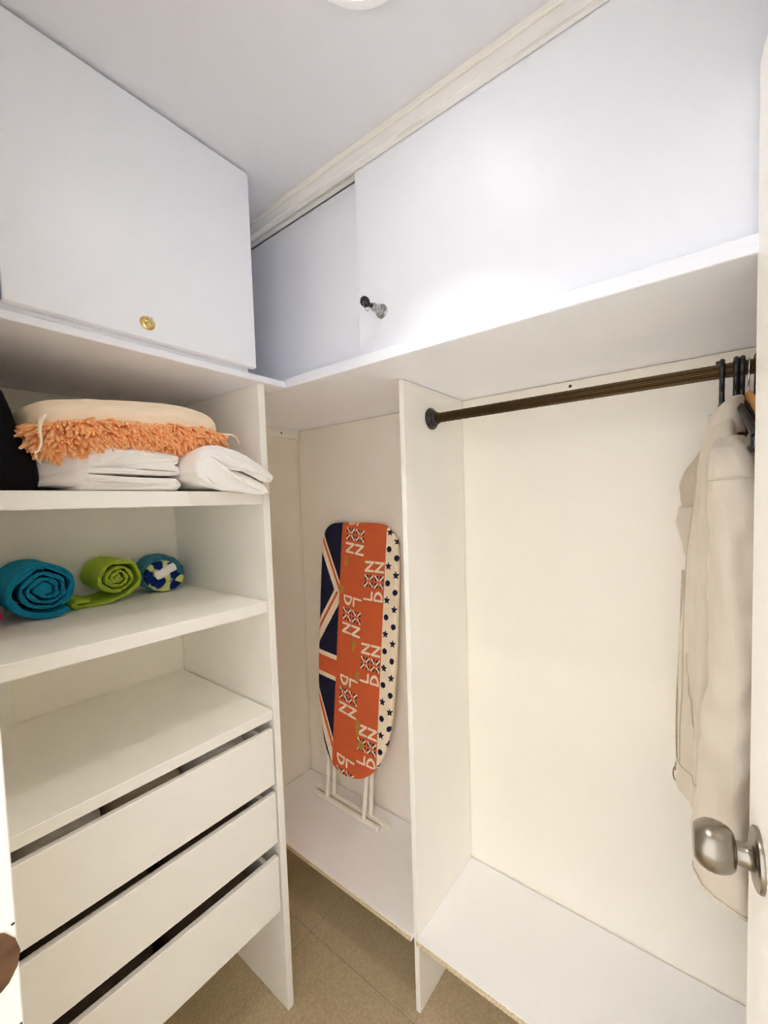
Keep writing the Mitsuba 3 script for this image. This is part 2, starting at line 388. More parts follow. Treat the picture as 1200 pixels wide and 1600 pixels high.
# overhead cabinet above it
t = thing('overhead_cabinet', 'white overhead cabinet with one big flat door above the shelving unit', 'cabinet')
CAB = t
YD0, YD1, ZD0, ZD1, XD = .1702, .6334, 1.8463, 2.3345, -.984
put('bottom_board', box(XB, -1.0012, .083, .7325, ZU + .0005, ZU + .0175), 'melamine_cool', t)
put('body', cat([box(XB, -1.006, .606, .6235, ZU + .018, Z_C - .001), box(XB, -1.006, .083, .098, ZU + .018, Z_C - .001), box(XB, -1.006, .098, .606, ZU + .018, ZU + .034), box(XB, -1.006, .098, .606, Z_C - .02, Z_C - .001), box(XB, XB + .006, .098, .606, ZU + .034, Z_C - .02)]), 'melamine_cool', t)
d = put('door', box(XD - .018, XD, YD0, YD1, ZD0, ZD1, .0014), 'melamine_cool', t)
put('door', box(XD - .018, XD - .0005, .084, YD0 - .003, ZD0, ZD1, .0014), 'melamine_cool', t)
lk = put('lock', lathe([(0, .0145), (.0015, .0145), (.004, .012), (.0055, .0095), (.0045, .007), (.002, .0062), (.0025, .004), (.0025, 0)], (XD, .385, 1.8785), (1, 0, 0), 36), 'brass', d, smooth=35)
labels[lk] = {'label': 'round brass lock'}
t = thing('key', 'small flat key standing in the brass lock of the overhead cabinet', 'key')
put('blade', box(XD + .0025, XD + .016, .3845, .3855, 1.877, 1.881, .0003), 'chrome', t)
put('bow', moved(lathe([(-.0006, .0062), (0, .007), (.0006, .0062)], (0, 0, 0), (0, 1, 0), 20), (XD + .021, .385, 1.879)), 'chrome', t)

# ------------------------------------------------------------------ sliding-door cabinet over the wardrobe
t = thing('sliding_door_cabinet', 'long white overhead cabinet with two sliding doors under the ceiling', 'cabinet')
YFa, YS = .7335, .761
put('bottom_board', box(XB - .005, X_R, YFa + .0005, Y_B - .001, ZU, ZU + .018), 'melamine_cool', t)
put('front_lip', box(-1.0, X_R, YFa - .0005, YFa + .012, ZU + .0002, ZU + .0265), 'melamine_cool', t)
put('guide_strip', cat([box(-1.02, X_R, .7775, .7905, ZU + .018, ZU + .0235)]), 'melamine_cool', t)
rail = put('top_rail', box(-1.55, X_R, .741, .7595, 2.300, Z_C - .0005, .002), 'rail_paint', t)
put('molding', box(-1.55, X_R, .7345, .7408, 2.3265, Z_C - .0003, .001), 'gloss_paint', t)
put('track', cat([box(-1.55, X_R, .7597, .7785, 2.3195, Z_C - .0005), box(-1.55, X_R, .7785, .7905, 2.312, Z_C - .0005)]), 'rail_paint', t)
put('track', box(-1.55, X_R, .8085, .820, 2.305, Z_C - .0005), 'rail_paint', t)
put('back_board', box(XB - .005, X_R, 1.182, Y_B - .001, ZU + .018, Z_C - .001), 'melamine_cool', t)
d = put('sliding_door', box(-.7338, .43, YS, YS + .0155, ZU + .0190, 2.3185, .0012), 'melamine_cool', t)
put('sliding_door', box(-1.546, -.55, .792, .8070, ZU + .0190, 2.311, .0012), 'melamine_cool', t)
LK = np.array([-.657, YS, 1.946])
put('finger_chip', lathe([(0, .004), (.001, .003), (.0013, 0)], (-.7325, YS, 2.02), (0, -1, 0), 12), 'gloss_paint', d)
lk = put('lock', cat([lathe([(0, .0165), (.0025, .0165), (.004, .014), (.0045, .0115)], LK, (0, -1, 0), 36),
                      lathe([(.0035, .0115), (.012, .0115), (.0125, .0098), (.031, .0092), (.0315, .0075), (.038, .0068), (.0385, 0)], LK, (0, -1, 0), 36)]), 'lock_steel', d, smooth=30)
labels[lk] = {'label': 'long chrome push lock'}
t = thing('key', 'black-headed key with a thin wire ring in the chrome lock of the sliding door', 'key')
kx = LK + [0, -.0385, 0]
put('blade', cat([box(kx[0] - .0012, kx[0] + .0012, kx[1] - .010, kx[1], kx[2] - .004, kx[2] + .0045, .0003), box(kx[0] - .002, kx[0] + .002, kx[1] - .011, kx[1] - .005, kx[2] - .005, kx[2] + .006, .0005)]), 'bronze_dark', t)
bow = lathe([(-.0016, .0100), (-.001, .0112), (.001, .0112), (.0016, .0100)], (0, 0, 0), (1, 0, 0), 32)
bow.vertices[:, 2] *= 1.12
bow.apply_transform(trimesh.transformations.rotation_matrix(math.radians(-34), [0, 0, 1]))
bw = put('bow', moved(bow, kx + [0, -.020, .001]), 'black_plastic', t, smooth=30); labels[bw] = {'label': 'black plastic key head'}
th = np.linspace(0, 2 * np.pi, 40)
put('ring', tube(np.column_stack([kx[0] + .0045 + .0025 * np.cos(th), kx[1] - .022 - .011 * np.sin(th) * .7 + .001 * np.cos(th), kx[2] - .011 - .0105 * np.cos(th)]), .0009, 6), 'zip_metal', t, smooth=True)

# ------------------------------------------------------------------ wardrobe below
t = thing('wardrobe', 'open white wardrobe with a tall divider, low shelves and a cream back panel', 'wardrobe')
XDL, XDR, YDV, YSF, YBK, ZS = -.7025, -.6865, .872, .8586, 1.1873, .2404
put('divider', box(XDL, XDR, YDV, YBK - .0022, .001, ZU - .0018), 'melamine_warm', t)
put('back_panel', box(-1.546, XDL, YBK, Y_B - .001, .17, ZU - .0018), 'panel_cream', t)
put('back_panel', box(XDR - .014, X_R - .002, YBK, Y_B - .001, .17, ZU - .0018), 'panel_cream', t)
for xa, xb in ((-1.548, XDL - .0006), (XDR + .0006, X_R - .002)):
    s = put('bottom_shelf', box(xa, xb, YSF + .001, YBK - .0030, ZS - .0155, ZS, .0008), 'melamine_plain', t)
    e = put('chipboard_edge', box(xa + .001, xb - .001, YSF, YSF + .0014, ZS - .0158, ZS - .0008, .0003), 'chipboard', s)
    labels[e] = {'label': 'raw chipboard front edge'}
put('cleat', box(-1.5515, -1.532, .70, 1.180, 1.779, 1.8185), 'melamine_warm', t)
put('screw', lathe([(0, .0042), (.001, .0036), (.0012, 0)], (-1.532, 1.09, 1.797), (1, 0, 0), 14), 'bronze_dark', t)
for x, z in ((-.335, 1.803), (.006, 1.796), (-1.412, 1.806)):
    s = put('screw', lathe([(0, .0045), (.0012, .0040), (.0016, 0)], (x, YBK, z), (0, -1, 0), 14), 'bronze_dark' if x > -1 else 'chrome', t)

# clothes rod
t = thing('clothes_rod', 'bronze fluted clothes rod across the wardrobe with a dark round flange', 'clothes rod')
YR, ZR, RR = 1.0, 1.7300, .0138
thr = np.arange(96) / 96 * 2 * np.pi
rr = RR - .0011 * (np.cos(thr * 24) < -.2)
put('tube', loft([np.column_stack([np.full(96, x), YR + rr * np.cos(thr), ZR + rr * np.sin(thr)]) for x in np.linspace(XDR + .012, X_R - .014, 24)]), 'bronze', t)
for x, s in ((XDR, 1), (X_R, -1)):
    f = put('flange', lathe([(.0005, .031), (.004, .0315), (.007, .029), (.009, .025), (.013, .0235), (.0135, .019), (.024, .0175), (.025, .0145), (.025, 0)], (x, YR, ZR), (s, 0, 0), 40), 'bronze_dark', t, smooth=30)

# ------------------------------------------------------------------ ironing board leaning in the corner compartment
t = thing('ironing_board', 'ironing board with orange and navy lettered cover standing upside down against the cream wall', 'ironing board')
kb = .088
Tb = np.array([0, kb, 1]) / math.hypot(kb, 1); Nb = np.array([0, -1, kb]) / math.hypot(kb, 1); Pb = np.array([-1.16, 1.055, .25])
def board(s, tt, n):
    s, tt = .0291 + .9748 * s - .0174 * tt + .0153 * s * tt, .0313 + .9574 * tt + .0152 * tt * tt     # the board narrows a little towards its nose
    return Pb + np.multiply.outer(s, [1, 0, 0]) + np.multiply.outer(tt, Tb) + np.multiply.outer(n, Nb)
OUT = [(-.218, 1.085), (-.2, 1.130), (-.165, 1.152), (-.114, 1.158), (-.004, 1.160), (.11, 1.154), (.16, 1.130), (.187, 1.08), (.194, .97), (.194, .823), (.189, .633), (.178, .464), (.158, .339), (.125, .252), (.086, .198), (.036, .158), (-.016, .139), (-.071, .134), (-.121, .147), (-.155, .178), (-.182, .225), (-.206, .306), (-.224, .409), (-.231, .544), (-.229, .71), (-.225, .93)]
o = np.array(OUT); o = curve(np.vstack([o, o[:1]]), 6)[:-1]
if not Polygon(o).exterior.is_ccw: o = o[::-1]
tg = np.roll(o, -1, 0) - np.roll(o, 1, 0); tg /= np.linalg.norm(tg, axis=1, keepdims=True)
on = np.stack([tg[:, 1], -tg[:, 0]], 1)
prof = [(.012, -.026), (.0, -.024), (-.003, -.015), (-.0025, -.008), (.001, -.003), (.006, -.0007), (.014, 0), (.05, .0008)]
vs, fs, uvs = [], [], []
n = len(o)
for ins, dep in prof:
    q = o - on * ins
    vs.append(board(q[:, 0], q[:, 1], np.full(n, dep))); uvs.append(o - on * ({0: -.020, 1: -.018, 2: -.012, 3: -.007, 4: -.002}.get(len(uvs), ins)))
for i in range(len(prof) - 1):
    for j in range(n):
        a, b = i * n + j, i * n + (j + 1) % n
        fs += [[a, b, b + n], [a, b + n, a + n]]
c1 = np.array([-.02, .66])
vs.append(board(c1[:1], c1[1:], np.array([.0015]))); uvs.append(c1[None])
vs.append(board(c1[:1], c1[1:], np.array([-.027]))); uvs.append(c1[None])
N0 = len(prof) * n
# cap by strips towards the spine of the board, so that the cover stays flat
for j in range(n):
    fs += [[(len(prof) - 1) * n + j, (len(prof) - 1) * n + (j + 1) % n, N0], [(j + 1) % n, j, N0 + 1]]
mb = trimesh.Trimesh(np.vstack(vs), fs, process=False)
put('cover', mb, 'cover_print', t, smooth=True, uv=np.vstack(uvs))
labels[t + '__cover'] = {'label': 'padded cover printed with flags, letters, dots and stars'}
wm = 'white_metal'
def leg(p0, p1, r=.0085): return tube([p0, p1], r, 14)
fz = ZS + .0105
FB, RB = (np.array([-1.397, 1.089, fz]), np.array([-1.041, 1.085, fz])), (np.array([-1.402, 1.120, fz]), np.array([-1.010, 1.114, fz]))
for A, B_ in (FB, RB):
    k = put('foot_bar', tube([A, B_], .0095, 16), wm, t, smooth=50)
    for E_, sg in ((A, -1), (B_, 1)):
        put('foot_cap', lathe([(-.012, .0098), (-.010, .0105), (.004, .0105), (.007, .008), (.0075, 0)], E_, (sg, 0, 0), 20), 'rubber_white', k, smooth=35)
put('leg', leg([-1.324, 1.0895, fz], [-1.330, 1.1555, .95]), wm, t, smooth=50)
put('leg', leg([-1.110, 1.0865, fz], [-1.085, 1.1555, .95]), wm, t, smooth=50)
put('leg', leg([-1.316, 1.119, fz], [-1.312, 1.170, 1.0]), wm, t, smooth=50)
put('leg', leg([-1.100, 1.115, fz], [-1.095, 1.170, 1.0]), wm, t, smooth=50)
put('frame_tube', tube(curve([[-1.28, 1.148, .75], [-1.28, 1.177, 1.15], [-1.23, 1.1775, 1.18], [-1.15, 1.1775, 1.18], [-1.10, 1.177, 1.15], [-1.10, 1.148, .75]], 8), .0075, 12), wm, t, smooth=50)

# ------------------------------------------------------------------ rolled towels on the second shelf
Z2 = SH[1][1]
def spiral(R, turns, w, squash=.92, seed=0, start=-90, jig=.10, tail=None, r0=.0):
    """Centre line of a rolled towel in (y, z), from the middle outwards, as a thick polygon."""
    rs = np.random.default_rng(seed)
    n = int(turns * 44)
    u = np.linspace(0, 1, n); ang = np.radians(start) - (1 - u) * turns * 2 * np.pi
    thick = w * 1.55
    tau = u * turns
    r = np.where(tau < turns - 1.15, tau, (turns - 1.15) + (tau - turns + 1.15) * 1.6) + .15
    r = r / r[-1] * (R - thick / 2)
    ph = rs.uniform(0, 6.3, 5)
    lump = sum(np.sin(k * ang + ph[k]) / (k + .5) for k in range(2, 5))
    r = r * (1 + jig * lump * (1.05 - .75 * u))
    wig = meshkit.fbm(np.column_stack([ang * 1.5, np.full(n, seed), np.zeros(n)]), 3, seed) - .5
    r = np.abs(r + wig * .0085 * np.clip(1.25 - u, .15, 1) * (1 - u ** 6))
    P = np.column_stack([r * np.cos(ang), r * np.sin(ang) * squash])
    if tail is not None: P[:, 0] *= -1                                  # the outer layer runs down the right side and out to the left
    cut = int(n * (turns - 1.0) / turns)
    shape = LineString(P[:cut + 2]).buffer(w / 2, quad_segs=4)
    if tail is None: shape = shape.union(LineString(P[cut:]).buffer(thick / 2, quad_segs=4))
    else: shape = shape.union(LineString(np.vstack([P[cut:], tail])).buffer(w * .62, quad_segs=4))
    return shape.buffer(-.0005).simplify(.0002)
def biggest(p): return max(p.geoms, key=lambda g: g.area) if hasattr(p, 'geoms') else Polygon(p.exterior)
def solid_roll(R, squash, seed, grow=0):
    th = np.arange(120) / 120 * 2 * np.pi
    r = R * (1 + .03 * np.sin(2 * th + seed) + .02 * np.sin(3 * th + 2 * seed)) + grow
    return Polygon(np.column_stack([r * np.cos(th), r * np.sin(th) * squash]))
def roll(R, turns, w, sq, seed, loc, x0, x1, mat, t, rotz=0, jig=.10, tail=None, start=-90, wob=.0035, part='roll'):
    core = spiral(R, turns, w, sq, seed, start, jig, tail)
    m = fabric_extrude(biggest(core), x0, x1, .0045, 12, wob, seed)
    zmin = m.vertices[:, 2].min()
    m = moved(m, (loc[0], loc[1], Z2 + .0006 - zmin), rotz)
    return put(part, m, mat, t, smooth=50)
t = thing('rolled_towel', 'turquoise blue rolled towel, leftmost large roll on the second shelf', 'towel', 'rolled towels on the second shelf')
roll(.0790, 4.4, .0098, .93, 3, (-1.338, .268, 0), -.19, 0, 'towel_blue', t, 0, .12, start=-60)
t = thing('rolled_towel', 'lime green rolled towel with a loose flap, in the middle of the second shelf', 'towel', 'rolled towels on the second shelf')
tl = [(-.02, -.0640), (-.045, -.0655), (-.072, -.0660), (-.095, -.0640), (-.103, -.0560), (-.094, -.0500), (-.070, -.0520)]
roll(.0655, 3.8, .0086, .95, 5, (-1.385, .431, 0), -.15, 0, 'towel_lime', t, 0, .11, tail=tl, start=-95)
t = thing('rolled_towel', 'teal rolled towel with a yellow-green and navy patterned end, by the side panel', 'towel', 'rolled towels on the second shelf')
sk = solid_roll(.0600, .98, 2)
m = fabric_extrude(sk.difference(solid_roll(.0555, .98, 2)).union(sk), -.10, -.004, .004, 10, .003, 11)
ZM = -m.vertices[:, 2].min()
put('roll', moved(m, (-1.425, .560, Z2 + .0006 + ZM), -8), 'towel_teal', t, smooth=50)
core = spiral(.0595, 2.7, .0150, .98, 9, -20, .08)
m = fabric_extrude(biggest(core), -.03, .012, .005, 4, .003, 12)
put('patterned_end', moved(m, (-1.425, .560, Z2 + .0006 + ZM), -8), 'towel_pattern', t, smooth=50)
labels[t + '__patterned_end'] = {'label': 'yellow-green patterned inner face with navy blots'}
pe = tube(curve([[.018, .032, .020], [.020, .012, .012], [.021, -.008, .0], [.019, -.024, -.006]], 8), [.006] * 1 + [.013] * 23 + [.006], 14)
pe.vertices[:, 0] = .012 + (pe.vertices[:, 0] - .012) * .6
put('white_label', moved(pe, (-1.425, .560, Z2 + .0606), -8), 'towel_white', t, smooth=50)
t = thing('rolled_towel', 'pink rolled towel mostly hidden left of the turquoise one', 'towel', 'rolled towels on the second shelf')
roll(.0335, 2.4, .0105, .95, 8, (-1.30, .162, 0), -.20, 0, 'towel_pink', t, 0, .08)

# ------------------------------------------------------------------ top shelf: folded white towels, shaggy cushion, black bag
Z1 = SH[0][1]
def slabs(layers, wrap=None):
    """Union outline of thick polylines (each already a folded layer)."""
    out = None
    for pts, w in layers:
        g = LineString(curve(np.array(pts), 8)).buffer(w / 2, quad_segs=5)
        out = g if out is None else out.union(g)
    return biggest(out.buffer(.0006).buffer(-.0006).simplify(.0003))
t = thing('folded_towel', 'white folded towel under the left part of the orange cushion', 'towel', 'folded white towels on the top shelf')
def drape(v, drop):
    return v
# one long cloth folded back and forth, the folds pointing right (+y)
lay = [[(-.05, .013), (.06, .012), (.122, .012)], [(.122, .012), (.128, .019), (.118, .026)], [(.118, .0265), (.03, .027), (-.06, .030)], [(-.06, .030), (-.125, .020), (-.135, .040), (-.11, .066), (-.05, .084), (.02, .094), (.09, .093)], [(.09, .093), (.118, .090), (.122, .080), (.108, .074)], [(.108, .072), (.04, .068), (-.04, .060)], [(-.06, .047), (.03, .0475), (.105, .050)], [(.105, .050), (.126, .052), (.124, .060), (.10, .062)]]
poly = slabs([(l, .0166) for l in lay]).union(Polygon([(-.12, .02), (-.05, .012), (-.03, .06), (-.04, .08), (-.11, .06)]))
def wrp1(v):
    v = v.copy()
    f = np.clip((v[:, 0] + .10) / .10, 0, 1)
    left = np.clip(-(v[:, 1]) / .13, 0, 1)
    v[:, 0] -= f * left ** 1.5 * .10                      # the left end of the roll curves back
    v[:, 2] *= 1 - .10 * f * np.clip(v[:, 1] / .12, 0, 1)
    return v
m = fabric_extrude(biggest(poly), -.33, 0, .012, 22, .0035, 21, wrp1)
m.vertices[:, 2] -= m.vertices[:, 2].min()
put('cloth', moved(m, (-1.034, .327, Z1 + .0006)), 'towel_white', t, smooth=60)
t = thing('folded_towel', 'white folded towel beside the side panel, drooping over the shelf edge', 'towel', 'folded white towels on the top shelf')
lay = [[(-.085, .040), (-.075, .078), (-.03, .098), (.03, .086), (.088, .058)], [(.088, .058), (.100, .046), (.090, .040), (.07, .044)], [(.07, .046), (.01, .066), (-.045, .066)], [(-.045, .050), (.01, .044), (.076, .018)], [(.076, .018), (.086, .010), (.072, .004)], [(.072, .006), (.02, .010), (-.05, .014), (-.083, .030)], [(-.05, .032), (0, .028), (.05, .016)]]
poly = slabs([(l, .0180) for l in lay])
def wrp2(v):
    v = v.copy()
    f = np.clip((v[:, 0] + .07) / .09, 0, 1)
    v[:, 2] -= f ** 1.6 * .016 * np.clip((v[:, 1] + .09) / .08, 0, 1) * np.clip(1.3 - v[:, 2] / .08, .35, 1)
    return v
m = fabric_extrude(biggest(poly), -.36, 0, .013, 24, .0035, 33)
m.vertices[:, 2] -= m.vertices[:, 2].min()
over = np.array(m.vertices)
f = np.clip((over[:, 0] + .041) / .041, 0, 1)              # the part past the shelf edge sags
m.vertices[:, 2] -= f ** 1.3 * .020 * np.clip((over[:, 1] + .10) / .10, 0, 1)
put('cloth', moved(m, (-.972, .555, Z1 + .0006)), 'towel_white', t, smooth=60)

t = thing('cushion', 'peach cushion with shaggy orange pile lying on the white towels', 'cushion')
CC = np.array([-1.238, .392, 1.682]); CH = np.array([.20, .188, .056]); EX = 2.6
def cushion_point(th, ph, e1=.48, e2=.36):
    sg = lambda v, e: np.sign(v) * np.abs(v) ** e
    return np.stack([sg(np.cos(ph), e1) * sg(np.cos(th), e2), sg(np.cos(ph), e1) * sg(np.sin(th), e2), sg(np.sin(ph), e1 * 1.15)], -1) * CH
def cushion_bend(p):
    p = p.copy()
    yy, xx = p[..., 1] / CH[1], p[..., 0] / CH[0]
    low = np.clip(-yy - .25, 0, 1)
    p[..., 2] += .011 * yy - .004
    p[..., 2] -= .034 * low ** 1.4 * (p[..., 2] < 0) * np.clip(-p[..., 2] / .03, 0, 1)                               # the left end hangs off the towels
    p[..., 2] += .006 * np.sin(3.1 * yy + 1) * (p[..., 2] > 0) - .012 * np.clip(yy - .6, 0, 1)
    p[..., 2] += .010 * (meshkit.fbm(p * 12 + 3, 3, 5) - .5)
    return p
ths, phs = np.linspace(0, 2 * np.pi, 121)[:-1], np.linspace(-np.pi / 2 + .02, np.pi / 2 - .02, 40)
g_ = cushion_bend(cushion_point(*np.meshgrid(ths, phs)))
put('cover', moved(loft(g_), CC), 'cushion_cloth', t, smooth=True)
rs = np.random.default_rng(12)
strands = []
def strand(p0, d, L, r, droop):
    pts, q, dcur = [p0], p0.copy(), d / np.linalg.norm(d)
    for k in range(4):
        dcur = dcur + np.array([0, 0, -droop]) + rs.normal(0, .10, 3); dcur /= np.linalg.norm(dcur)
        q = q + dcur * L / 4; pts.append(q.copy())
    return tube(pts, [r * .9, r, r, r * .95, r * .6], 6)
count = 0
while count < 1450:
    v, w = rs.uniform(-1, 1), rs.uniform(-.93, -.02)
    if rs.random() < .72: th = math.asin(np.sign(v) * abs(v) ** (1 / .36))                    # the long front face
    else: th = np.sign(v) * (math.pi / 2 + .02 + math.asin(abs(v) ** (1 / .36)) * .55)        # the ends
    ph = math.asin(np.sign(w) * abs(w) ** (1 / (.48 * 1.15)))
    e = 1e-3
    p, pt, pp = (cushion_bend(cushion_point(np.array(x), np.array(y))) for x, y in ((th, ph), (th + e, ph), (th, ph + e)))
    nn = np.cross(pt - p, pp - p); ln = np.linalg.norm(nn)
    if ln < 1e-12: continue
    nn /= ln
    pw = p + CC
    if pw[2] < 1.634 and pw[1] > .25 and pw[0] < -1.07: continue       # where it rests on the towels
    strands.append(strand(pw - nn * .002, nn + rs.normal(0, .28, 3) + [.25, 0, -.12], rs.uniform(.024, .038), rs.uniform(.0030, .0041), .14))
    count += 1
k = put('pile', cat(strands), 'cushion_pile', t, smooth=60)
labels[k] = {'kind': 'stuff', 'label': 'shaggy orange pile'}
th_ = curve([[-1.027, .222, 1.668], [-1.020, .215, 1.655], [-1.018, .212, 1.64], [-1.016, .212, 1.615], [-1.018, .207, 1.598], [-1.017, .203, 1.5965], [-1.018, .207, 1.58], [-1.020, .213, 1.572]], 6)
put('loose_thread', tube(th_, np.interp(np.linspace(0, 1, len(th_)), [0, .12, .4, .72, .78, 1], [.0035, .0040, .0022, .0013, .0006, .0005]), 7), 'thread', t, smooth=60)
th_ = curve([[-1.03, .560, 1.672], [-1.022, .578, 1.672], [-1.018, .590, 1.664], [-1.018, .595, 1.650]], 6)
put('loose_thread', tube(th_, np.linspace(.0022, .0007, len(th_)), 7), 'thread', t, smooth=60)

t = thing('bag', 'plain black rounded bag at the left end of the top shelf', 'bag')
ths = np.linspace(0, 2 * np.pi, 65)[:-1]; rings = []
ZB = [0, .006, .02, .06, .09, .12, .16, .19, .215, .228, .236, .238]
for zz, ym, xh in zip(ZB, [.222, .234, .238, .234, .222, .208, .200, .192, .178, .160, .138, .115], [.150, .165, .172, .174, .174, .173, .168, .160, .145, .12, .08, .03]):
    sg = lambda v, e: np.sign(v) * np.abs(v) ** e
    rings.append(np.column_stack([-1.238 + xh * sg(np.cos(ths), .7), .102 + (ym - .102) * (1 + sg(np.sin(ths), .7)) / 2, np.full(64, Z1 + .0008 + zz)]))
put('body', loft(rings), 'black_cloth', t, smooth=50)

# folded clothes inside the drawers, seen through the gaps
def garment(x0, x1, y0, y1, z0, z1, seed, label, mat, cat_='clothing'):
    t = thing('folded_garment', label, cat_, 'folded clothes in the drawers')
    ths, phs = np.linspace(0, 2 * np.pi, 49)[:-1], np.linspace(-np.pi / 2 + .03, np.pi / 2 - .03, 22)
    A, B_ = np.meshgrid(ths, phs); sg = lambda v, e: np.sign(v) * np.abs(v) ** e
    u = np.stack([sg(np.cos(B_), .5) * sg(np.cos(A), .4), sg(np.cos(B_), .5) * sg(np.sin(A), .4), sg(np.sin(B_), .7)], -1)
    p = u * [(x1 - x0) / 2, (y1 - y0) / 2, (z1 - z0) / 2]
    fold = .006 * np.sin(u[..., 2] * 9 + 2 * u[..., 1])
    p *= (1 + (fold / .1)[..., None] * np.array([1, .6, 0]))
    p[..., 2] *= 1 - .35 * meshkit.fbm(p * 14 + seed * 3.1, 3, seed)
    p[..., 2] += (z0 + z1) / 2 - p[..., 2].min() * 0
    v = p + [(x0 + x1) / 2, (y0 + y1) / 2, 0]
    v[..., 2] += z0 + .0005 - v[..., 2].min()
    put('cloth', loft(v), mat, t, smooth=60)
xa, xb = -1.36, -1.042
garment(xa, xb, .145, .285, .712, .888, 1, 'grey-brown folded cloth at the left end of the top drawer', 'garment_grey')
garment(xa, xb, .292, .445, .712, .884, 2, 'pale tan folded cloth in the middle of the top drawer', 'garment_tan')
garment(xa, xb, .452, .612, .712, .889, 3, 'grey ribbed folded cloth at the right end of the top drawer', 'garment_grey')
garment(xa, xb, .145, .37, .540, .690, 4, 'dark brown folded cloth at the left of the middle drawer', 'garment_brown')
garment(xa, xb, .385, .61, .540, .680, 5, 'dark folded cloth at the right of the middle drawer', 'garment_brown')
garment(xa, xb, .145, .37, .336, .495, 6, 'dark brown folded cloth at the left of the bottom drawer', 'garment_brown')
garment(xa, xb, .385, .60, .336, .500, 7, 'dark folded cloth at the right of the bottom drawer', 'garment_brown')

# ------------------------------------------------------------------ hangers and the jacket
def hook(x, zneck, rad, r=None):
    r = RR + rad + .0006 if r is None else r
    arc = [[x, YR + r * math.cos(q), ZR + r * math.sin(q)] for q in np.radians(np.linspace(-20, 230, 26))]
    zb = arc[-1][2]
    tail = [[x, YR - r * .5, zb - .012], [x, YR, zb - .026], [x, YR, zneck]]
    return np.vstack([arc, curve([arc[-1]] + tail, 6)[1:]])
def hanger(x, zneck, ang, mat, label, half=.185, drop=.085, key='hanger', rod_r=.0048, arm=.0062, hookmat=None, wooden=False):
    t = thing(key, label, 'hanger')
    put('hook', tube(hook(x, zneck, rod_r), rod_r, 12), hookmat or mat, t, smooth=50)
    c, s = math.cos(math.radians(ang)), math.sin(math.radians(ang))
    def P(u, z): return [x + u * s, YR + u * c, z]
    if wooden:
        us = np.linspace(-half, half, 33); rings = []
        th = np.arange(20) / 20 * 2 * np.pi
        for u in us:
            zc = zneck - .012 - drop * (abs(u) / half) ** 1.35
            hz, hx = .023 - .008 * abs(u) / half, .0066
            rings.append([[x + u * s + hx * np.cos(q) * c, YR + u * c - hx * np.cos(q) * s, zc + hz * np.sin(q)] for q in th])
        put('arms', loft(rings), mat, t, smooth=50)
    else:
        top = curve([P(-half, zneck - drop), P(-half * .55, zneck - drop * .48), P(-.03, zneck - .012), P(0, zneck - .002), P(.03, zneck - .012), P(half * .55, zneck - drop * .48), P(half, zneck - drop)], 8)
        bar = curve([P(half, zneck - drop), P(half * .985, zneck - drop - .013), P(half * .9, zneck - drop - .017), P(0, zneck - drop - .018), P(-half * .9, zneck - drop - .017), P(-half * .985, zneck - drop - .013), P(-half, zneck - drop)], 8)
        put('arms', tube(np.vstack([top, bar[1:]]), arm, 12), mat, t, smooth=50)
    return t
hanger(.012, 1.665, 0, 'black_plastic', 'black plastic hanger carrying the beige jacket, leftmost on the rod', .095, .085)
hanger(.034, 1.668, -7, 'black_plastic', 'black plastic hanger second from the left, just right of the jacket hook', .165, .088)
hanger(.0435, 1.664, -15, 'black_plastic', 'black plastic hanger third from the left, tilted toward the door', .160, .11)
hanger(.0535, 1.676, -10, 'hanger_wood', 'light brown wooden hanger with a thin chrome hook', .135, .085, rod_r=.0017, hookmat='chrome', wooden=True)
hanger(.066, 1.640, -13, 'maroon_cloth', 'dark reddish-brown hanger at the right end, partly behind the open door', .165, .085)

t = thing('jacket', 'light beige zip jacket hanging from the clothes rod beside the open door', 'jacket')
JX, JY = .020, 1.0
zs = np.array([.872, .90, .95, 1.05, 1.15, 1.25, 1.35, 1.43, 1.49, 1.53, 1.565, 1.590, 1.612, 1.630, 1.645])
Wn = np.interp(zs, [.87, 1.2, 1.43, 1.53, 1.57, 1.60, 1.645], [.118, .120, .124, .132, .124, .098, .046])
Df = np.interp(zs, [.87, 1.0, 1.25, 1.38, 1.50, 1.58, 1.645], [.075, .076, .072, .066, .050, .040, .030])
Db = np.interp(zs, [.87, 1.2, 1.46, 1.54, 1.645], [.020, .026, .028, .018, .014])
zf = np.linspace(zs[0], zs[-1], 70)
from scipy.interpolate import PchipInterpolator as PI_
Wn, Df, Db = (PI_(zs, q)(zf) for q in (Wn, Df, Db))
nt = 120; ths = np.arange(nt) / nt * 2 * np.pi; rings = []
sg = lambda v, e: np.sign(v) * np.abs(v) ** e
